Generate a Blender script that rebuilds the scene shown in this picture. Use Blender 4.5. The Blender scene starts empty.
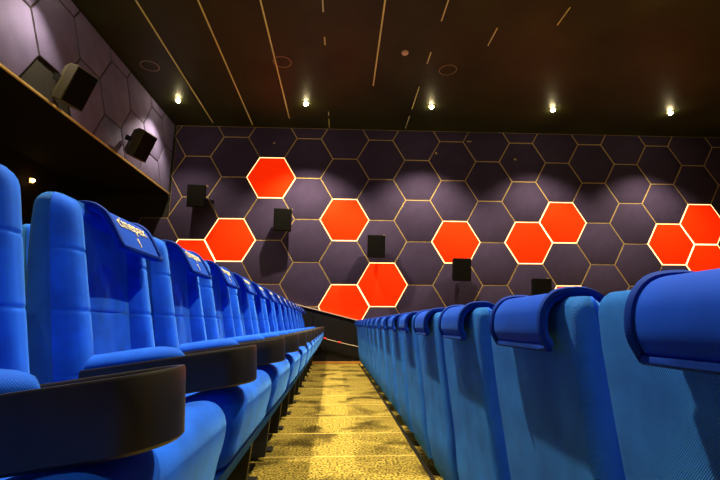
import bpy, bmesh, math, random
from mathutils import Vector, Matrix
random.seed(7)
C = bpy.context.scene.collection
PI = math.pi
H3 = math.sqrt(3) / 2

# ------------------------------------------------------------------ materials
def mat(name):
    m = bpy.data.materials.new(name); m.use_nodes = True
    nt = m.node_tree
    return m, nt, nt.nodes['Principled BSDF']

def plain(name, col, rough=0.6, metal=0.0, noise=0.0, nscale=20.0, bump=0.0, bscale=200.0, spec=0.5, emis=None, estr=0.0):
    m, nt, b = mat(name)
    b.inputs['Base Color'].default_value = (*col, 1)
    b.inputs['Roughness'].default_value = rough
    b.inputs['Metallic'].default_value = metal
    b.inputs['Specular IOR Level'].default_value = spec
    tc = nt.nodes.new('ShaderNodeTexCoord')
    if noise:
        n = nt.nodes.new('ShaderNodeTexNoise'); n.inputs['Scale'].default_value = nscale; n.inputs['Detail'].default_value = 4
        r = nt.nodes.new('ShaderNodeValToRGB')
        r.color_ramp.elements[0].position = .3; r.color_ramp.elements[1].position = .7
        r.color_ramp.elements[0].color = (*[c * (1 - noise) for c in col], 1)
        r.color_ramp.elements[1].color = (*[min(1, c * (1 + noise)) for c in col], 1)
        nt.links.new(tc.outputs['Object'], n.inputs['Vector']); nt.links.new(n.outputs['Fac'], r.inputs['Fac'])
        nt.links.new(r.outputs['Color'], b.inputs['Base Color'])
    if bump:
        n2 = nt.nodes.new('ShaderNodeTexNoise'); n2.inputs['Scale'].default_value = bscale; n2.inputs['Detail'].default_value = 3
        bp = nt.nodes.new('ShaderNodeBump'); bp.inputs['Strength'].default_value = bump; bp.inputs['Distance'].default_value = .01
        nt.links.new(tc.outputs['Object'], n2.inputs['Vector']); nt.links.new(n2.outputs['Fac'], bp.inputs['Height'])
        nt.links.new(bp.outputs['Normal'], b.inputs['Normal'])
    if emis:
        b.inputs['Emission Color'].default_value = (*emis, 1); b.inputs['Emission Strength'].default_value = estr
    return m

def fabric(name, col, sheen, weave, bump, noise=.34):
    m, nt, b = mat(name)
    L = nt.links.new
    tc = nt.nodes.new('ShaderNodeTexCoord')
    n = nt.nodes.new('ShaderNodeTexNoise'); n.inputs['Scale'].default_value = 9; n.inputs['Detail'].default_value = 5
    r = nt.nodes.new('ShaderNodeValToRGB')
    r.color_ramp.elements[0].position = .32; r.color_ramp.elements[1].position = .68
    r.color_ramp.elements[0].color = (*[c * (1 - noise) for c in col], 1)
    r.color_ramp.elements[1].color = (*[min(1, c * (1 + noise)) for c in col], 1)
    L(tc.outputs['Object'], n.inputs['Vector']); L(n.outputs['Fac'], r.inputs['Fac']); L(r.outputs['Color'], b.inputs['Base Color'])
    b.inputs['Roughness'].default_value = .75
    b.inputs['Specular IOR Level'].default_value = .08
    b.inputs['Sheen Weight'].default_value = sheen
    b.inputs['Sheen Roughness'].default_value = .4
    b.inputs['Sheen Tint'].default_value = (.14, .45, 1, 1)
    w = nt.nodes.new('ShaderNodeTexWave'); w.wave_type = 'BANDS'; w.bands_direction = 'DIAGONAL'
    w.inputs['Scale'].default_value = weave; w.inputs['Distortion'].default_value = 1.2; w.inputs['Detail'].default_value = 2
    L(tc.outputs['Object'], w.inputs['Vector'])
    n2 = nt.nodes.new('ShaderNodeTexNoise'); n2.inputs['Scale'].default_value = 260
    L(tc.outputs['Object'], n2.inputs['Vector'])
    a = nt.nodes.new('ShaderNodeMath'); a.operation = 'ADD'
    L(w.outputs['Fac'], a.inputs[0]); L(n2.outputs['Fac'], a.inputs[1])
    bp = nt.nodes.new('ShaderNodeBump'); bp.inputs['Strength'].default_value = bump; bp.inputs['Distance'].default_value = .004
    L(a.outputs[0], bp.inputs['Height']); L(bp.outputs['Normal'], b.inputs['Normal'])
    return m

BLUE = (.006, .09, .78)
M = {}
M['velvet'] = fabric('blue_velvet', BLUE, .6, 160, .12)
M['weave'] = fabric('blue_weave', (.030, .205, .98), .35, 190, .7, .25)
M['cover'] = fabric('blue_cover', (.004, .055, .55), .15, 240, .1, .12)
M['piping'] = fabric('blue_piping', (.003, .03, .30), .15, 160, .1, .1)
M['plastic'] = plain('dark_brown_plastic', (.020, .015, .009), .42, noise=.2, nscale=30)
M['black'] = plain('black_metal', (.008, .008, .008), .5)
M['letter'] = plain('pale_thread', (.75, .66, .42), .7)
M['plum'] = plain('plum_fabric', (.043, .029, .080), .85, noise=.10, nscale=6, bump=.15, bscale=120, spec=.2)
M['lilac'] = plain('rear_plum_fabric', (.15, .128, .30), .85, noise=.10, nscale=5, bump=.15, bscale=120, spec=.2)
M['gilt'] = plain('gilt_edge', (.58, .41, .16), .5, .1)
M['darkgap'] = plain('dark_edge', (.03, .022, .02), .7)
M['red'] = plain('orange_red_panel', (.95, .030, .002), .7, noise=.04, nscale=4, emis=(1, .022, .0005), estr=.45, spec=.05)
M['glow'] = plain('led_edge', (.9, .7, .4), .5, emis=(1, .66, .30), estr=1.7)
M['backing'] = plain('wall_backing', (.010, .008, .009), .9, noise=.2)
M['ceil'] = plain('ceiling_paint', (.021, .023, .007), .5, noise=.35, nscale=1.2, bump=.05, bscale=30, spec=.3)
M['strip'] = plain('brass_strip', (.75, .74, .32), .45, .1)
M['voidwall'] = plain('recess_paint', (.006, .005, .005), .9, noise=.2, spec=.1)
M['dado'] = plain('black_dado', (.006, .004, .0045), .7, noise=.3, nscale=3, bump=.1, bscale=60, spec=.3)
M['dadotrim'] = plain('bronze_trim', (.80, .60, .45), .5, .1)
M['wood'] = plain('skirting_wood', (.60, .28, .06), .5, noise=.15, nscale=12)
M['speaker'] = plain('speaker_black', (.003, .003, .003), .7, spec=.1)
M['speakerside'] = plain('speaker_case', (.07, .062, .035), .5, noise=.1)
M['grille'] = plain('speaker_grille', (.004, .0035, .003), .8, spec=.1, bump=.5, bscale=300)
M['brass'] = plain('brass_hook', (.75, .55, .2), .35, .6)
M['white'] = plain('detector_plastic', (.75, .5, .42), .5)
M['bezel'] = plain('bezel', (.30, .24, .14), .4, .3)
M['bulb'] = plain('lamp_glass', (1, .95, .8), .3, emis=(1, .82, .42), estr=80)
M['exit'] = plain('small_lamp', (1, .8, .5), .3, emis=(1, .55, .18), estr=25)
M['ropem'] = plain('pale_rope', (.62, .50, .36), .8)
M['redm'] = plain('red_marker', (.75, .02, .02), .6)
M['nosing'] = plain('black_nosing', (.006, .005, .004), .8, spec=.15)

def carpet():
    m, nt, b = mat('gold_carpet'); L = nt.links.new
    tc = nt.nodes.new('ShaderNodeTexCoord')
    fine = nt.nodes.new('ShaderNodeTexNoise'); fine.inputs['Scale'].default_value = 75; fine.inputs['Detail'].default_value = 3
    r1 = nt.nodes.new('ShaderNodeValToRGB')
    r1.color_ramp.elements[0].position = .36; r1.color_ramp.elements[1].position = .64
    r1.color_ramp.elements[0].color = (.05, .036, .005, 1); r1.color_ramp.elements[1].color = (.50, .375, .075, 1)
    L(tc.outputs['Object'], fine.inputs['Vector']); L(fine.outputs['Fac'], r1.inputs['Fac'])
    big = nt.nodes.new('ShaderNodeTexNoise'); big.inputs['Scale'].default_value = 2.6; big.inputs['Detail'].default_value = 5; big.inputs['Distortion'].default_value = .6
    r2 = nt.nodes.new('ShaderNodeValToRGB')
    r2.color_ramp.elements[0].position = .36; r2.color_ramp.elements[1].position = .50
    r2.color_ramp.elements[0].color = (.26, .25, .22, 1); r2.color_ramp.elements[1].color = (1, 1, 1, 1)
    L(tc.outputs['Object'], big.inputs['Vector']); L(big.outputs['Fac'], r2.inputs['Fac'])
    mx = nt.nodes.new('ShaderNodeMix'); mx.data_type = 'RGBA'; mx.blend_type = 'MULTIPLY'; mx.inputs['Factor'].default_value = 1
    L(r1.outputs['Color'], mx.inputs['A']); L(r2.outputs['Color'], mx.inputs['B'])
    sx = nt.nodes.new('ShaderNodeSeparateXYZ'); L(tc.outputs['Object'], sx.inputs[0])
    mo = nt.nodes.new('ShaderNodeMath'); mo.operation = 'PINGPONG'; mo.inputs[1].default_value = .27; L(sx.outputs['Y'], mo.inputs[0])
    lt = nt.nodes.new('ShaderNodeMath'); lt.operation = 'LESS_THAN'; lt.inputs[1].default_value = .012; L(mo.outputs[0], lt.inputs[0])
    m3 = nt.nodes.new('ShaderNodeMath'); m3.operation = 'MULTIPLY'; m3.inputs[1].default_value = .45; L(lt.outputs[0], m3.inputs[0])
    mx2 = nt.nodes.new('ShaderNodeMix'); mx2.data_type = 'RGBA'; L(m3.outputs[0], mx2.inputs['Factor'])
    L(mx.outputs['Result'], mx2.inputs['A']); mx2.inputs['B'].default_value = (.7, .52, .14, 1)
    L(mx2.outputs['Result'], b.inputs['Base Color'])
    b.inputs['Roughness'].default_value = .95; b.inputs['Specular IOR Level'].default_value = .1
    bp = nt.nodes.new('ShaderNodeBump'); bp.inputs['Strength'].default_value = .8; bp.inputs['Distance'].default_value = .01
    L(fine.outputs['Fac'], bp.inputs['Height']); L(bp.outputs['Normal'], b.inputs['Normal'])
    return m
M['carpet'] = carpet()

# ------------------------------------------------------------------ mesh helpers
class MB:
    def __init__(s): s.v = []; s.f = []
    def add(s, vs, fs):
        o = len(s.v); s.v += [tuple(p) for p in vs]; s.f += [[i + o for i in f] for f in fs]
    def box(s, lo, hi):
        (x0, y0, z0), (x1, y1, z1) = lo, hi
        s.add([(x0,y0,z0),(x1,y0,z0),(x1,y1,z0),(x0,y1,z0),(x0,y0,z1),(x1,y0,z1),(x1,y1,z1),(x0,y1,z1)],
              [(0,3,2,1),(4,5,6,7),(0,1,5,4),(1,2,6,5),(2,3,7,6),(3,0,4,7)])
    def loft(s, rings, cap0=True, cap1=True):
        n = len(rings[0]); vs = [p for r in rings for p in r]; fs = []
        for k in range(len(rings) - 1):
            for i in range(n):
                j = (i + 1) % n
                fs.append((k*n+i, k*n+j, (k+1)*n+j, (k+1)*n+i))
        if cap0: fs.append(tuple(reversed(range(n))))
        if cap1: fs.append(tuple((len(rings)-1)*n + i for i in range(n)))
        s.add(vs, fs)
    def tube(s, pts, r, n=8, closed=False):
        pts = [Vector(p) for p in pts]; rings = []; N = len(pts)
        up = Vector((0, 0, 1)); prev = None
        for i in range(N):
            a = pts[(i-1) % N] if (i or closed) else pts[0]; b = pts[(i+1) % N] if (i < N-1 or closed) else pts[-1]
            t = (b - a).normalized()
            if prev is None:
                u = t.cross(up)
                if u.length < 1e-3: u = t.cross(Vector((0, 1, 0)))
            else:
                u = prev - t * prev.dot(t)
            u.normalize(); prev = u; w = t.cross(u)
            rings.append([pts[i] + u*r*math.cos(2*PI*k/n) + w*r*math.sin(2*PI*k/n) for k in range(n)])
        if closed: rings.append(rings[0]); s.loft(rings, False, False)
        else: s.loft(rings)
    def lathe(s, prof, n=24, c=(0,0,0)):
        rings = [[(c[0]+r*math.cos(2*PI*k/n), c[1]+r*math.sin(2*PI*k/n), c[2]+z) for k in range(n)] for r, z in prof]
        s.loft(rings)
    def build(s, name, material, parent=None, smooth=40, bevel=0):
        me = bpy.data.meshes.new(name); me.from_pydata(s.v, [], s.f)
        bm = bmesh.new(); bm.from_mesh(me)
        bmesh.ops.remove_doubles(bm, verts=bm.verts, dist=1e-5)
        bmesh.ops.recalc_face_normals(bm, faces=bm.faces)
        if bevel:
            es = [e for e in bm.edges if len(e.link_faces) == 2 and e.calc_face_angle(0) > .6]
            bmesh.ops.bevel(bm, geom=es, offset=bevel, segments=2, profile=.5, affect='EDGES')
        bm.to_mesh(me); bm.free()
        me.materials.append(material)
        if smooth:
            for p in me.polygons: p.use_smooth = True
            me.set_sharp_from_angle(angle=math.radians(smooth))
        o = bpy.data.objects.new(name, me); C.objects.link(o)
        if parent: o.parent = parent
        return o

def empty(name, loc=(0,0,0), rz=0):
    o = bpy.data.objects.new(name, None); C.objects.link(o); o.location = loc; o.rotation_euler = (0, 0, rz); o.empty_display_size = .1
    return o
def tag(o, label, cat, group=None):
    o['label'] = label; o['category'] = cat
    if group: o['group'] = group
    return o
def struct(name, mb, m, smooth=0, bevel=0):
    o = mb.build(name, m, None, smooth, bevel); o['kind'] = 'structure'; return o
def copy_tree(o, parent=None):
    c = o.copy(); C.objects.link(c)
    if parent: c.parent = parent
    for ch in list(o.children): copy_tree(ch, c)
    return c
def lerp(tab, t):
    if t <= tab[0][0]: return tab[0][1]
    for (a, x), (b, y) in zip(tab, tab[1:]):
        if t <= b: return x + (y - x) * (t - a) / (b - a)
    return tab[-1][1]
def smooth_closed(poly, n):
    P = [Vector(p) for p in poly]; N = len(P); out = []
    for i in range(N):
        p0, p1, p2, p3 = P[i-1], P[i], P[(i+1) % N], P[(i+2) % N]
        for k in range(n):
            t = k / n
            out.append(.5*((2*p1) + (p2-p0)*t + (2*p0-5*p1+4*p2-p3)*t*t + (3*p1-p0-3*p2+p3)*t**3))
    return out
def smooth_open(poly, n):
    P = [Vector(p) for p in poly]; P = [2*P[0]-P[1]] + P + [2*P[-1]-P[-2]]; out = []
    for i in range(1, len(P) - 2):
        p0, p1, p2, p3 = P[i-1:i+3]
        for k in range(n):
            t = k / n
            out.append(.5*((2*p1) + (p2-p0)*t + (2*p0-5*p1+4*p2-p3)*t*t + (3*p1-p0-3*p2+p3)*t**3))
    out.append(P[-2]); return out

# ------------------------------------------------------------------ room numbers
D = 8.65            # far wall
CEIL = 5.0
REARX = -3.6        # upper rear wall face
SOFFIT = 3.446
RISE = .265; PITCH = 1.15
def bend(y): return -.0014 * max(0, y) ** 2       # the rows curve gently

# ------------------------------------------------------------------ setting
b = MB(); b.box((-6.2, D + .02, -1.6), (9.6, D + .2, CEIL)); struct('wall_far', b, M['backing'])
b = MB(); b.box((-6.2, -2.6, CEIL), (9.6, D + .2, CEIL + .15)); struct('ceiling', b, M['ceil'])
b = MB(); b.box((-5.1, -2.6, SOFFIT), (REARX - .03, D + .02, CEIL)); struct('wall_rear_upper', b, M['backing'])
b = MB(); b.box((-5.3, -2.6, 0), (-5.1, D + .02, CEIL)); struct('wall_rear_recess', b, M['voidwall'])
b = MB(); b.box((-5.1, -2.6, SOFFIT - .02), (REARX + .01, D - .035, SOFFIT - .001)); struct('trim_soffit', b, M['voidwall'])
b = MB(); b.box((REARX - .005, -2.6, SOFFIT - .022), (REARX + .018, D - .04, SOFFIT + .004)); struct('trim_rear_edge', b, M['gilt'])

# carpeted tiers, curved like the rows
def tier(name, x0, x1, z, zb):
    ys = [-2.6 + (D + .02 + 2.6) * k / 28 for k in range(29)]
    rings = [[(x0 + bend(y), y, zb), (x1 + bend(y), y, zb), (x1 + bend(y), y, z), (x0 + bend(y), y, z)] for y in ys]
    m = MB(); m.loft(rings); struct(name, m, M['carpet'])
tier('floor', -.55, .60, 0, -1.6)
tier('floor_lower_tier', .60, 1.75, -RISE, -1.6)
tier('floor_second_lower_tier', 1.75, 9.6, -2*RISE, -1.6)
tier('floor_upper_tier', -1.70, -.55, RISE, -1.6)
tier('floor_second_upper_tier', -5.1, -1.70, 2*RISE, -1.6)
ys = [-1 + (D + 1 - .1) * k / 24 for k in range(25)]
m = MB(); m.loft([[(.474+bend(y), y, .0), (.496+bend(y), y, .0), (.496+bend(y), y, .006), (.474+bend(y), y, .006)] for y in ys])
struct('trim_nosing', m, M['nosing'])

# dado panel on the far wall, its top running down with the tiers
zt = lambda x: 1.201 - .2525 * (x + 1.112)
m = MB()
for xa, xb in ((-2.4, -.535), (-.525, 3.2)):
    m.add([(xa, D-.10, -.9), (xb, D-.10, -.9), (xb, D-.10, zt(xb)), (xa, D-.10, zt(xa)), (xa, D+.02, -.9), (xb, D+.02, -.9), (xb, D+.02, zt(xb)), (xa, D+.02, zt(xa))],
          [(0,1,2,3),(7,6,5,4),(0,4,5,1),(1,5,6,2),(2,6,7,3),(3,7,4,0)])
struct('trim_dado_panel', m, M['dado'])
m = MB()
xa, xb = -2.4, 3.2
m.add([(xa, D-.115, zt(xa)), (xb, D-.115, zt(xb)), (xb, D-.115, zt(xb)+.022), (xa, D-.115, zt(xa)+.022), (xa, D+.02, zt(xa)), (xb, D+.02, zt(xb)), (xb, D+.02, zt(xb)+.022), (xa, D+.02, zt(xa)+.022)],
      [(0,1,2,3),(7,6,5,4),(0,4,5,1),(1,5,6,2),(2,6,7,3),(3,7,4,0)])
struct('trim_dado_cap', m, M['dadotrim'])
m = MB(); m.box((-.66, D-.13, 0), (.46, D-.10, .05)); m.box((-.66, D-.13, .05), (-.63, D-.10, .30)); struct('baseboard_far', m, M['wood'])

# brass lines in the ceiling; breaks in their reflected light are modelled as gaps
def strip(name, x, y0, y1):
    m = MB(); m.box((x - .011, y0, CEIL - .006), (x + .011, y1, CEIL + .002)); struct(name, m, M['strip'])
strip('trim_1', -2.76, -2, 8.5); strip('trim_2', -1.93, -2, 8.55); strip('trim_3', -1.10, -2, 8.2)
m = MB()
for y0, y1 in ((-2, 5.1), (5.62, 5.8), (7.9, 8.05), (8.2, 8.6)): m.box((-.281, y0, CEIL-.006), (-.263, y1, CEIL+.002))
struct('trim_4', m, M['strip'])
strip('trim_5', .56, -2, 6.9)
m = MB()
for y0, y1 in ((-2, 5.2), (5.9, 6.2), (6.9, 7.7), (8.0, 8.55)): m.box((1.393, y0, CEIL-.006), (1.409, y1, CEIL+.002))
struct('trim_6', m, M['strip'])
m = MB()
for y0, y1 in ((-2, 4.6), (5.3, 5.7)): m.box((2.24, y0, CEIL-.006), (2.255, y1, CEIL+.002))
struct('trim_7', m, M['strip'])
m = MB()
for y0, y1 in ((-2, 4.4), (4.85, 5.2)): m.box((3.08, y0, CEIL-.006), (3.095, y1, CEIL+.002))
struct('trim_8', m, M['strip'])

# ------------------------------------------------------------------ hexagonal panels
S = .52419; HX = -1.493855; HZ = 3.832965
def clip(poly, f):
    out = []
    for i in range(len(poly)):
        a, c = poly[i], poly[(i+1) % len(poly)]; fa, fc = f(a), f(c)
        if fa >= 0: out.append(a)
        if (fa >= 0) != (fc >= 0):
            t = fa / (fa - fc); out.append((a[0]+(c[0]-a[0])*t, a[1]+(c[1]-a[1])*t))
    return out
def inset(poly, d):
    n = len(poly); out = []
    for i in range(n):
        p0, p1, p2 = Vector(poly[i-1]), Vector(poly[i]), Vector(poly[(i+1) % n])
        e1 = (p1-p0).normalized(); e2 = (p2-p1).normalized()
        n1 = Vector((-e1.y, e1.x)); n2 = Vector((-e2.y, e2.x)); k = n1 + n2
        k = k / max(.3, k.dot(n1)); out.append(tuple(p1 + k*d))
    return out
def dedupe(poly):
    out = []
    for p in poly:
        if not out or (Vector(p)-Vector(out[-1])).length > .004: out.append(p)
    if len(out) > 1 and (Vector(out[0])-Vector(out[-1])).length < .004: out.pop()
    return out
def panel(name, poly, place, body, edge, w, lip, thick):
    """poly counter-clockwise in wall coordinates; place(u, v, out) -> world; returns the panel (one mesh + edge child)"""
    poly = dedupe(poly)
    cu = sum(p[0] for p in poly)/len(poly); cv = sum(p[1] for p in poly)/len(poly)
    root_loc = Vector(place(cu, cv, 0))
    P = lambda q, o: [Vector(place(u, v, o)) - root_loc for u, v in q]
    o0 = inset(poly, .003); i1 = inset(poly, w); i2 = inset(poly, w + .004); i3 = inset(poly, w + .022)
    m = MB()
    m.loft([P(i1, 0), P(i1, thick - .012), P(i2, thick - .005), P(i3, thick)])
    root = m.build(name, body, None, 25); root.location = root_loc
    e = MB()
    e.loft([P(o0, .0), P(o0, lip), P(i1, lip), P(i1, .0)], False, False)
    e.build('edge_trim', edge, root, 0)
    return root
ORD = ['', 'first', 'second', 'third', 'fourth', 'fifth', 'sixth', 'seventh', 'eighth', 'ninth', 'tenth', 'eleventh', 'twelfth', 'thirteenth', 'fourteenth', 'fifteenth', 'sixteenth', 'seventeenth']
RED = {(0,0): 'single orange-red lit hexagon panel highest on the far wall',
       (-1,1): 'upper orange-red hexagon panel of the pair below the speaker nearest the corner',
       (-2,2): 'orange-red hexagon panel half hidden behind the seats nearest the corner',
       (2,1): 'single orange-red hexagon panel between the second and third wall speakers',
       (2,3): 'orange-red hexagon panel cut across by the sloping dado cap',
       (3,2): 'orange-red hexagon panel just below the third wall speaker',
       (5,1): 'orange-red hexagon panel with a black speaker over its lower edge',
       (7,1): 'lower left orange-red hexagon panel of the touching pair mid wall',
       (8,1): 'upper right orange-red hexagon panel of the touching pair mid wall',
       (8,3): 'orange-red hexagon panel mostly hidden behind seat covers, beside the lowest speaker',
       (11,1): 'leftmost orange-red hexagon panel of the cluster of three',
       (12,1): 'upper orange-red hexagon panel of the cluster of three',
       (12,2): 'lower orange-red hexagon panel of the cluster of three'}
VIS = {-3: [-2,-1,0,1,2], -2: [-1,0,1,2], -1: [-2,-1,0,1,2], 0: [-1,0,1,2,3], 1: [-2,-1,0,1,2,3], 2: [-1,0,1,2,3], 3: [-2,-1,0,1,2,3], 4: [-1,0,1,2,3], 5: [-2,-1,0,1,2,3],
       6: [-1,0,1,2,3], 7: [-2,-1,0,1,2], 8: [-1,0,1,2,3], 9: [-2,-1,0,1,2], 10: [-1,0,1,2,3], 11: [-2,-1,0,1,2], 12: [-1,0,1,2], 13: [-2,-1,0,1]}
for c, rows in VIS.items():
    for i, r in enumerate(rows):
        cx = HX + 1.5*S*c; cz = HZ - 2*H3*S*(r + (.5 if c % 2 else 0))
        poly = [(cx + S*math.cos(a*PI/3), cz + S*math.sin(a*PI/3)) for a in range(6)]
        poly = clip(poly, lambda p: CEIL - .01 - p[1])
        if c == -3 and cz > SOFFIT - .3: poly = clip(poly, lambda p: p[0] - (REARX + .035))
        if len(poly) < 3: continue
        far = lambda u, v, o: (u, D + .017 - o, v)
        if (c, r) in RED:
            p = panel('lit_hexagon_panel', poly, far, M['red'], M['glow'], .0135, .046, .05)
            tag(p, RED[(c, r)], 'wall panel', 'orange-red hexagon panels on the far wall')
        else:
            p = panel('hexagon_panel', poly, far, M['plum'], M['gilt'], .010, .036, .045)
            tag(p, f'dark plum hexagon panel on far wall, {ORD[c+4]} column from the corner, {ORD[i+1]} from ceiling', 'wall panel', 'plum hexagon panels on the far wall')
# rear wall: slightly narrower hexagons above the overhang
SX, SZ = .476, .5254
RV = {-3: [-1, 0], -2: [-1, 0], -1: [-1, 0], 0: [-1, 0], 1: [-1, 0, 1], 2: [-1, 0], 3: [-1, 0, 1], 4: [-1, 0], 5: [-1, 0]}
for c, rows in RV.items():
    for i, r in enumerate(rows):
        cy = 5.606 + 1.5*SX*c; cz = 3.895 - 2*H3*SZ*(r + (-.5 if c % 2 else 0))
        poly = [(cy + SX*math.cos(a*PI/3), cz + SZ*math.sin(a*PI/3)) for a in range(6)]
        poly = clip(poly, lambda p: CEIL - .01 - p[1]); 
        if len(poly) >= 3: poly = clip(poly, lambda p: p[1] - SOFFIT - .006)
        if len(poly) >= 3: poly = clip(poly, lambda p: D - .03 - p[0])
        if len(poly) < 3: continue
        if max(p[1] for p in poly) - min(p[1] for p in poly) < .06: continue
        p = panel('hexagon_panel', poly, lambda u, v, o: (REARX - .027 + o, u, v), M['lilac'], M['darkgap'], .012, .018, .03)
        tag(p, f'lilac plum hexagon panel above the dark overhang, {ORD[6-c]} column from the corner, {ORD[i+1]} from ceiling', 'wall panel', 'hexagon panels on the rear wall')

# ------------------------------------------------------------------ speakers
def wall_speaker(x, z, label, tilt=.12, w=.36, h=.46, d=.22):
    t = empty('wall_speaker', (x, D - .03 - .09, z)); tag(t, label, 'speaker', 'black speakers on the far wall')
    t.rotation_euler = (tilt, 0, .12)
    m = MB(); m.loft([[(-w/2+e, y, -h/2+e), (w/2-e, y, -h/2+e), (w/2-e, y, h/2-e), (-w/2+e, y, h/2-e)] for y, e in ((-.02, .03), (-d*.6, .006), (-d+.02, 0), (-d, .004))])
    m.build('cabinet', M['speaker'], t, 30)
    g = MB(); g.box((-w/2+.014, -d-.006, -h/2+.014), (w/2-.014, -d+.002, h/2-.014)); g.build('grille', M['grille'], t, 0, .003)
    k = MB(); k.box((-.03, -.03, -.05), (.03, .10, .05)); k.box((w/2-.02, -.10, h/2-.005), (w/2+.02, -.07, h/2+.02)); k.build('bracket', M['brass'], t, 0)
    return t
wall_speaker(-2.955, 3.335, 'black wall speaker nearest the corner, above the first red pair')
wall_speaker(-1.20, 2.86, 'black wall speaker second from the corner, beside the highest red panel')
wall_speaker(.70, 2.33, 'black wall speaker directly above the pair of red panels over the dado')
wall_speaker(2.44, 1.87, 'black wall speaker overlapping the foot of a single red panel')
wall_speaker(4.07, 1.47, 'black wall speaker lowest on the wall, just above the seat covers')

def rear_speaker(loc, rot, label):
    t = empty('surround_speaker', loc); t.rotation_euler = rot; tag(t, label, 'speaker', 'speakers on the rear wall')
    w, h, d = .31, .47, .27
    m = MB()
    m.loft([[(0, -w*.32, -h*.36), (0, w*.32, -h*.36), (0, w*.32, h*.40), (0, -w*.32, h*.40)],
            [(d*.5, -w/2, -h/2), (d*.5, w/2, -h/2), (d*.5, w/2, h/2), (d*.5, -w/2, h/2)],
            [(d, -w/2, -h/2), (d, w/2, -h/2), (d, w/2, h/2), (d, -w/2, h/2)]])
    m.build('cabinet', M['speakerside'], t, 20, .008)
    g = MB(); g.box((d-.004, -w/2+.012, -h/2+.012), (d+.008, w/2-.012, h/2-.012)); g.build('grille', M['grille'], t, 0, .003)
    k = MB(); k.box((-.13, -.03, .0), (.02, .03, .06)); k.box((-.05, -w*.32-.03, -.02), (.10, -w*.32+.01, .06)); k.build('bracket', M['black'], t, 0)
    return t
rear_speaker((REARX + .15, 4.92, 3.70), (0, .42, -.25), 'tilted grey-sided speaker on the rear wall further from the corner')
rear_speaker((REARX + .15, 6.68, 3.72), (0, .42, -.25), 'dark tilted speaker on the rear wall nearer the corner')

# ------------------------------------------------------------------ ceiling lamps and fittings
LX = (-3.15, -.70, 1.765, 4.22, 6.66)
def downlight(x, y, label):
    t = empty('ceiling_downlight', (x, y, CEIL)); tag(t, label, 'ceiling light', 'round downlights in the dark ceiling')
    m = MB(); m.lathe([(.062, 0), (.062, -.008), (.050, -.014), (.046, -.004), (.046, 0)], 28); m.build('bezel', M['bezel'], t, 30)
    m = MB(); m.lathe([(.026, -.002), (.028, -.012)] + [(.04*math.cos(a*PI/12), -.028-.034*math.sin(a*PI/12)) for a in range(-3, 6)] + [(.001, -.062)], 24); m.build('bulb', M['bulb'], t, 60)
def lamp(x, y, power, cone):
    l = bpy.data.lights.new('downlight_lamp', 'SPOT'); l.energy = power; l.color = (1, .83, .50); l.spot_size = math.radians(cone); l.spot_blend = .65; l.shadow_soft_size = .035
    o = bpy.data.objects.new('downlight_lamp', l); C.objects.link(o); o.location = (x, y, CEIL - .075)
names = ['downlight at the rear wall, leftmost of the far row', 'downlight above the highest red panel, second in the far row', 'downlight in the middle of the far row',
         'downlight fourth along the far row, above the touching red pair', 'downlight above the cluster of three red panels, last of the far row']
for i, x in enumerate(LX):
    downlight(x, 7.56, 'glowing warm ' + names[i])
    downlight(x, 4.40, 'warm ceiling downlight of the nearer row, ' + ORD[i+1] + ' from the rear wall')
POW = 330
for y, k in ((7.56, 1.25), (4.40, 1.1), (1.95, 1.5), (-.85, .14)):  # unseen lamp rows continue the grid; the one behind the camera is weak fill
    for x in LX: lamp(x, y, POW * k * (.4 if x < -3 else 1.35 if 1 < x < 3 else 1.6 if -1 < x < 0 else 1), 104 if y > 7 else 90)
m = MB(); m.lathe([(.055, 0), (.055, -.02), (.042, -.036), (.001, -.042)], 20, (.99, 5.92, CEIL))
tag(m.build('smoke_detector', M['white'], None, 30), 'small pinkish smoke detector on the dark ceiling', 'smoke detector')
for x, y, l in ((-3.217, 6.49, 'beside the long brass line near the rear wall'), (-.99, 6.27, 'between two brass lines, before the second lamp'), (1.79, 6.36, 'before the middle lamp')):
    m = MB(); m.lathe([(.15, .001), (.15, -.006), (.138, -.006), (.138, .001)], 32, (x, y, CEIL))
    tag(m.build('ceiling_ring', M['bezel'], None, 30), 'faint unlit ring fitting in the ceiling ' + l, 'ceiling fitting', 'unlit ring fittings in the ceiling')
def hook(x, z, l):
    m = MB(); m.tube([(0, 0, 0), (0, -.03, 0), (0, -.05, -.015), (0, -.05, -.04)], .010, 8); m.box((-.018, -.004, -.018), (.018, .006, .018))
    o = m.build('wall_hook', M['brass'], None, 40); o.location = (x, D - .028, z); tag(o, l, 'hook', 'small brass hooks high on the far wall')
hook(-1.46, 4.62, 'tiny brass hook above the highest red panel'); hook(2.08, 4.46, 'tiny brass hook on the wall below the middle lamp')
hook(3.84, 4.35, 'tiny brass hook on the wall below the fourth lamp')
m = MB(); m.box((-.05, -.012, -.012), (.05, .006, .012)); o = m.build('wall_clip', M['brass'], None, 0, .003); o.location = (2.83, D - .03, 4.75); tag(o, 'small flat brass clip high on the wall right of the middle lamp', 'clip')
# small lamp in the dark recess
t = empty('wall_lamp', (-5.1, 6.83, 3.075)); tag(t, 'tiny warm lamp glowing in the dark recess behind the seats', 'wall lamp')
m = MB(); m.box((0, -.05, -.05), (.02, .05, .05)); m.build('backplate', M['bezel'], t, 0, .004)
m = MB(); m.lathe([(.001, -.028), (.02, -.02), (.028, 0), (.02, .02), (.001, .028)], 16, (.045, 0, 0)); m.build('bulb', M['exit'], t, 60)

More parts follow.
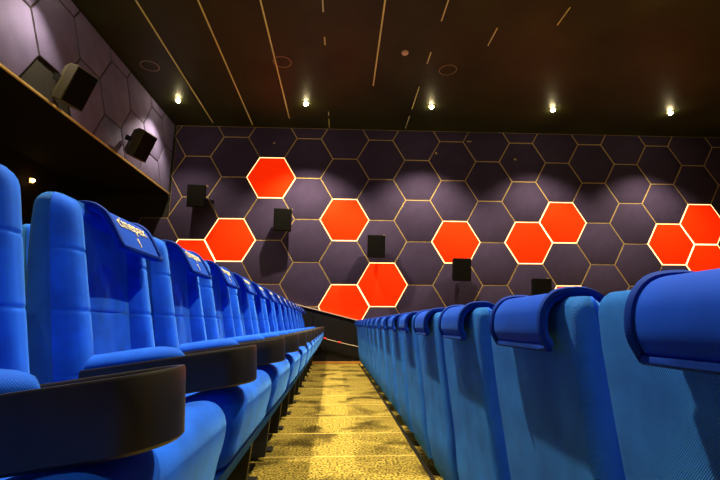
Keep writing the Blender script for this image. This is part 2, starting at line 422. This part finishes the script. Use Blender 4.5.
# rope across the dado
t = empty('barrier_rope', (-.02, D - .15, .45)); tag(t, 'thin pale rope with red marks slung along the black dado panel', 'rope')
pts = [(x, 0, -.24*x - .03*(1-(x/.75)**2)) for x in [(-.42 + 1.0*k/24) for k in range(25)]]
m = MB(); m.tube(pts, .007, 6); m.build('rope', M['ropem'], t, 60)
for x in (-.27, .02):
    m = MB(); z = -.24*x - .03*(1-(x/.75)**2); m.tube([(x-.03, 0, z+.008), (x+.03, 0, z-.006)], .018, 8); m.build('red_marker', M['redm'], t, 40)
for x in (-.42, .58):
    m = MB(); m.box((x-.02, -.012, -.24*x-.04), (x+.02, .045, -.24*x+.02)); m.build('hook', M['black'], t, 0)

# ------------------------------------------------------------------ cinema seat
HW = .218; ZT = 1.085
REAR = [(.285, .085), (.40, .058), (.51, .038), (.62, .036), (.725, .026), (.865, .012), (1.0, .003), (1.1, .002)]
FRONT = [(.40, .205), (.50, .195), (.60, .178), (.69, .158), (.85, .124), (1.0, .094), (1.1, .076)]
def make_seat():
    root = empty('cinema_seat')
    # --- back shell: rear half of the back, rounded edges
    def rr(x0, x1, w, r, n=5):
        r = min(r, (x1-x0)*.49, w*.9); pts = []
        for cxp, cyp, a0 in ((x1-r, w-r, 0), (x0+r, w-r, PI/2), (x0+r, -w+r, PI), (x1-r, -w+r, 1.5*PI)):
            for k in range(n+1):
                a = a0 + PI/2*k/n; pts.append((cxp + r*math.cos(a), cyp + r*math.sin(a)))
        return pts
    zs = [.35 + (ZT-.035-.35)*k/14 for k in range(15)]
    lv = [(.338, .02, .03)] + [(z, 0, 0) for z in zs] + [(ZT-.035+.035*math.sin(a), .022*(1-math.cos(a)), .018*(1-math.cos(a))) for a in (PI/10, PI/5, .3*PI, .4*PI, .47*PI)]
    m = MB(); rings = []
    for z, dx, dw in lv:
        x0 = lerp(REAR, z); x1 = x0 + (lerp(FRONT, z) - x0) * .62 + .008
        rings.append([(x, y, z) for x, y in rr(x0 + dx, x1, HW - dw, .024)])
    m.loft(rings); m.build('back_shell', M['weave'], root, 50)
    # --- back cushion with bolsters and stitched seams
    seams = (.945, .80, .655)
    zs = sorted(set([.40 + .01*k for k in range(0, 65) if k % 3 == 0] + [s + d for s in seams for d in (-.012, -.007, -.0035, 0, .0035, .007, .012)] + [1.045]))
    lv = [(z, 0, 0) for z in zs] + [(1.045+.04*math.sin(a), .032*(1-math.cos(a)), .020*(1-math.cos(a))) for a in (PI/8, PI/4, 3*PI/8, .46*PI)]
    NY = 40; m = MB(); rings = []
    def sst(a, c, x):
        t = max(0, min(1, (x-a)/(c-a))); return t*t*(3-2*t)
    for z, dx, dw in lv:
        x0 = lerp(REAR, z) + (lerp(FRONT, z) - lerp(REAR, z))*.60; x1 = lerp(FRONT, z) - dx; w = HW + .002 - dw; ring = []
        for k in range(NY+1):
            u = -1 + 2*k/NY; au = abs(u)
            th = (x1 - x0)
            prof = -.036 + .042*sst(.54, .70, au)                       # side bolsters stand proud
            prof -= .010*math.exp(-((au-.56)/.025)**2)                   # seam beside each bolster
            fall = 1 - (max(0, au-.80)/.20)**2.6                         # rounded outer edge
            g = sum(math.exp(-((z-s)/.004)**2) for s in seams)
            prof -= .0055*g*(1 if au < .56 else .5)
            prof += .006*(1-(u*1.7)**2) if au < .56 else 0
            top = sst(1.0, 1.08, z); prof *= (1-.6*top)
            ring.append((x0 + max(.002, (th+prof)*max(0, fall)), u*w, z))
        ring += [(x0-.02, w*.92, z), (x0-.02, -w*.92, z)]
        rings.append(ring)
    m.loft(rings); m.build('back_cushion', M['velvet'], root, 60)
    # --- headrest cover, a thick padded flap over the top
    prof = smooth_open([(-.024, .992), (-.036, 1.022), (-.030, 1.062), (-.006, 1.090), (.030, 1.098), (.064, 1.095), (.098, 1.074), (.126, 1.034), (.154, .982)], 4)
    N = len(prof); th = .017; outer = []; inner = []
    for i, p in enumerate(prof):
        a = prof[max(0, i-1)]; c = prof[min(N-1, i+1)]; t = (c-a).normalized(); nrm = Vector((-t.y, t.x))
        outer.append(p); inner.append(p - nrm*th)
    ycs = [-.124, -.121, -.112, -.06, 0, .06, .112, .121, .124]; rings = []
    for y in ycs:
        e = .0075 if abs(y) > .123 else (.002 if abs(y) > .120 else 0)
        out = [o + (i_ - o).normalized()*e for o, i_ in zip(outer, inner)]; inn = [i_ + (o - i_).normalized()*e for o, i_ in zip(outer, inner)]
        rings.append([(p.x, y, p.y) for p in out] + [(p.x, y, p.y) for p in reversed(inn)])
    m = MB(); m.loft(rings); cov = m.build('headrest_cover', M['cover'], root, 60)
    m = MB()
    loop = [(p.x, -.124, p.y) for p in outer] + [(p.x, .124, p.y) for p in reversed(outer)]
    mid = [Vector(q) for q in loop]; dens = []
    for i in range(len(mid)):
        a, c = mid[i], mid[(i+1) % len(mid)]; n = max(1, int((c-a).length/.03))
        dens += [a.lerp(c, k/n) for k in range(n)]
    m.tube([(p.x, p.y, p.z) for p in dens], .0075, 6, True); m.build('piping', M['piping'], cov, 60)
    # lettering on the sloping front of the flap
    def text(body, size, y, s0):
        cu = bpy.data.curves.new('t', 'FONT'); cu.body = body; cu.size = size; cu.align_x = 'CENTER'; cu.extrude = .0012
        o = bpy.data.objects.new('t', cu); C.objects.link(o)
        bpy.context.view_layer.update()
        me = bpy.data.meshes.new_from_object(o.evaluated_get(bpy.context.evaluated_depsgraph_get()))
        C.objects.unlink(o); bpy.data.objects.remove(o)
        i0 = 23; arc = [0]
        for k in range(i0, N-1): arc.append(arc[-1] + (outer[k+1]-outer[k]).length)
        for vtx in me.vertices:
            t = max(0, s0 - vtx.co.y); k = 0
            while k < len(arc)-2 and arc[k+1] < t: k += 1
            a, c = outer[i0+k], outer[i0+k+1]; d = (c-a).normalized(); nrm = Vector((-d.y, d.x))
            if nrm.x < 0: nrm = -nrm
            q = a + d*(t-arc[k]) + nrm*(vtx.co.z + .0012)
            vtx.co = (q.x, y + vtx.co.x, q.y)
        return me
    bm = bmesh.new()
    for me in (text('cinepax', .056, 0, .046), text('I', .042, .0, .098)): bm.from_mesh(me); bpy.data.meshes.remove(me)
    me = bpy.data.meshes.new('lettering'); bm.to_mesh(me); bm.free(); me.materials.append(M['letter'])
    o = bpy.data.objects.new('lettering', me); C.objects.link(o); o.parent = cov
    # --- seat: thick tip-up cushion with a curved blue underside
    sp = smooth_closed([(.215, .47), (.24, .545), (.34, .585), (.45, .622), (.505, .622), (.530, .585), (.520, .52), (.494, .462), (.36, .405), (.24, .40)], 4)
    up = smooth_closed([(.235, .395), (.36, .402), (.488, .455), (.478, .425), (.438, .37), (.40, .30), (.345, .225), (.285, .185), (.235, .20), (.215, .30)], 4)
    def along(poly, w, rnd):
        c = sum(poly, Vector((0, 0)))/len(poly); rings = []
        ys = [(-w + rnd*(1-math.cos(a)), math.sin(a)) for a in (.12, .4, .8, 1.2, PI/2)]
        seq = [(y, s) for y, s in ys] + [(-y, s) for y, s in reversed(ys)]
        for y, s in seq:
            k = rnd*(1-s)
            rings.append([(p.x + (c.x-p.x)*min(1, k/max(.02, (p-c).length)), y, p.y + (c.y-p.y)*min(1, k/max(.02, (p-c).length))) for p in poly])
        m = MB(); m.loft(rings); return m
    along(sp, .238, .045).build('seat_cushion', M['velvet'], root, 60)
    along(up, .232, .03).build('seat_shell', M['weave'], root, 60)
    # --- armrest on the near side
    ya = -.200; tilt = math.tan(math.radians(8)); xe = .55
    def stad(r, x0, xc, n=14):
        return [(x0, -r)] + [(xc + r*math.cos(-PI/2 + PI*k/n), r*math.sin(-PI/2 + PI*k/n)) for k in range(n+1)] + [(x0, r)]
    def zt_(x): return .722 + (x - xe)*tilt
    m = MB(); rings = []
    for r, x0, dz in ((.056, .195, -.080), (.060, .19, -.076), (.058, .19, -.04), (.056, .19, -.004), (.054, .192, 0), (.048, .198, 0), (.046, .20, -.003), (.045, .202, -.020)):
        rings.append([(x, ya + y, zt_(x) + dz) for x, y in stad(r, x0, xe - .056)])
    m.loft(rings); arm = m.build('armrest', M['plastic'], root, 35)
    m = MB(); xc = xe - .056; z0 = zt_(xc)
    m.lathe([(.038, -.019), (.040, -.010), (.035, -.010), (.033, -.019)], 20, (xc, ya, z0)); m.build('cup_holder', M['black'], arm, 40)
    m = MB(); rings = []
    for k in range(13):
        u = k/12; x = .19 + .20*u; s = math.sqrt(max(.004, 1-(2*max(u, .5)-1)**2.4)); wv = .041*s; hv = .034*s
        rings.append([(x, ya + wv*math.cos(2*PI*j/14), zt_(x) - .004 + (hv if math.sin(2*PI*j/14) > 0 else .012)*math.sin(2*PI*j/14)) for j in range(14)])
    m.loft(rings); m.build('arm_pad', M['velvet'], arm, 60)
    m = MB(); m.loft([[(a, ya-.018, z), (c_, ya-.018, z), (c_, ya+.018, z), (a, ya+.018, z)] for z, a, c_ in ((.02, .20, .33), (.30, .20, .36), (.50, .17, .36), (.60, .15, .34))])
    m.build('arm_support', M['black'], root, 20, .004)
    # --- pedestal
    m = MB(); m.box((.235, -.03, .012), (.285, .03, .24)); leg = m.build('leg', M['black'], root, 0, .003)
    m = MB(); m.box((.20, -.045, 0), (.345, .045, .014)); m.build('foot_plate', M['black'], leg, 0, .003)
    m = MB(); m.box((.15, -.19, .33), (.26, .19, .37)); m.build('hinge_bar', M['black'], root, 0, .004)
    return root
seat = make_seat(); first = True
def put(xr, y, z, label, group, plain_copy=False):
    global first
    o = seat if first else copy_tree(seat); first = False
    o.location = (xr + bend(y), y, z); o.rotation_euler = (0, 0, math.atan(.0028*max(0, y)))
    if plain_copy:
        for ch in o.children: ch.location = (0, -.05 if ch.name.startswith('headrest_cover') and xr > 0 else 0, 0)
    tag(o, label, 'cinema seat', group); return o
XL, XR = -.742, .408
N = 16
for k in range(N):
    y = .43 + .54*(k-1) + .246
    lab = 'blue velvet cinema seat facing the aisle, ' + (ORD[k+1] + ' from the camera in its row' if k else 'nearest the camera, only its cushion edge in view')
    o = put(XL, y - (.015 if k <= 1 else 0), 0, lab, 'blue seats facing the aisle')
    for ch in o.children:
        if ch.name.startswith('headrest_cover'): ch.location = (.012, .034 if k > 1 else -.09, -.010)
        if ch.name.startswith('armrest'): ch.location = (.01, .06, 0) if k <= 1 else (0, 0, 0)
for k in range(16):
    y = .61 + .535*k - .245
    if y > 8.2: break
    lab = 'blue cinema seat with its back to the aisle, ' + (ORD[k+1] + ' from the camera in its row' if k else 'nearest the camera, filling the frame edge')
    put(XR, y + (.094 if k == 0 else .052), -RISE, lab, 'blue seats with their backs to the aisle', True)
put(-1.89, 2.72, RISE, 'blue cinema seat one row behind, glimpsed in the gap between the two nearest seats', None, True)

# ------------------------------------------------------------------ world, camera, view
w = bpy.data.worlds.new('World'); bpy.context.scene.world = w; w.use_nodes = True
bg = w.node_tree.nodes['Background']; bg.inputs['Color'].default_value = (.6, .6, .8, 1); bg.inputs['Strength'].default_value = .004
cam = bpy.data.cameras.new('Camera'); co = bpy.data.objects.new('Camera', cam); C.objects.link(co)
f, yaw, pitch, roll = 420.6, .047, .197, .0011
cam.sensor_width = 36; cam.sensor_fit = 'HORIZONTAL'; cam.lens = 36*f/720; cam.clip_start = .01
co.location = (0, 0, .77)
co.rotation_euler = (Matrix.Rotation(-yaw, 3, 'Z') @ Matrix.Rotation(PI/2 + pitch, 3, 'X') @ Matrix.Rotation(roll, 3, 'Z')).to_euler()
sc = bpy.context.scene; sc.camera = co
sc.view_settings.view_transform = 'Standard'; sc.view_settings.look = 'None'; sc.view_settings.gamma = 1; sc.view_settings.use_curve_mapping = False
sc.view_settings.exposure = .7
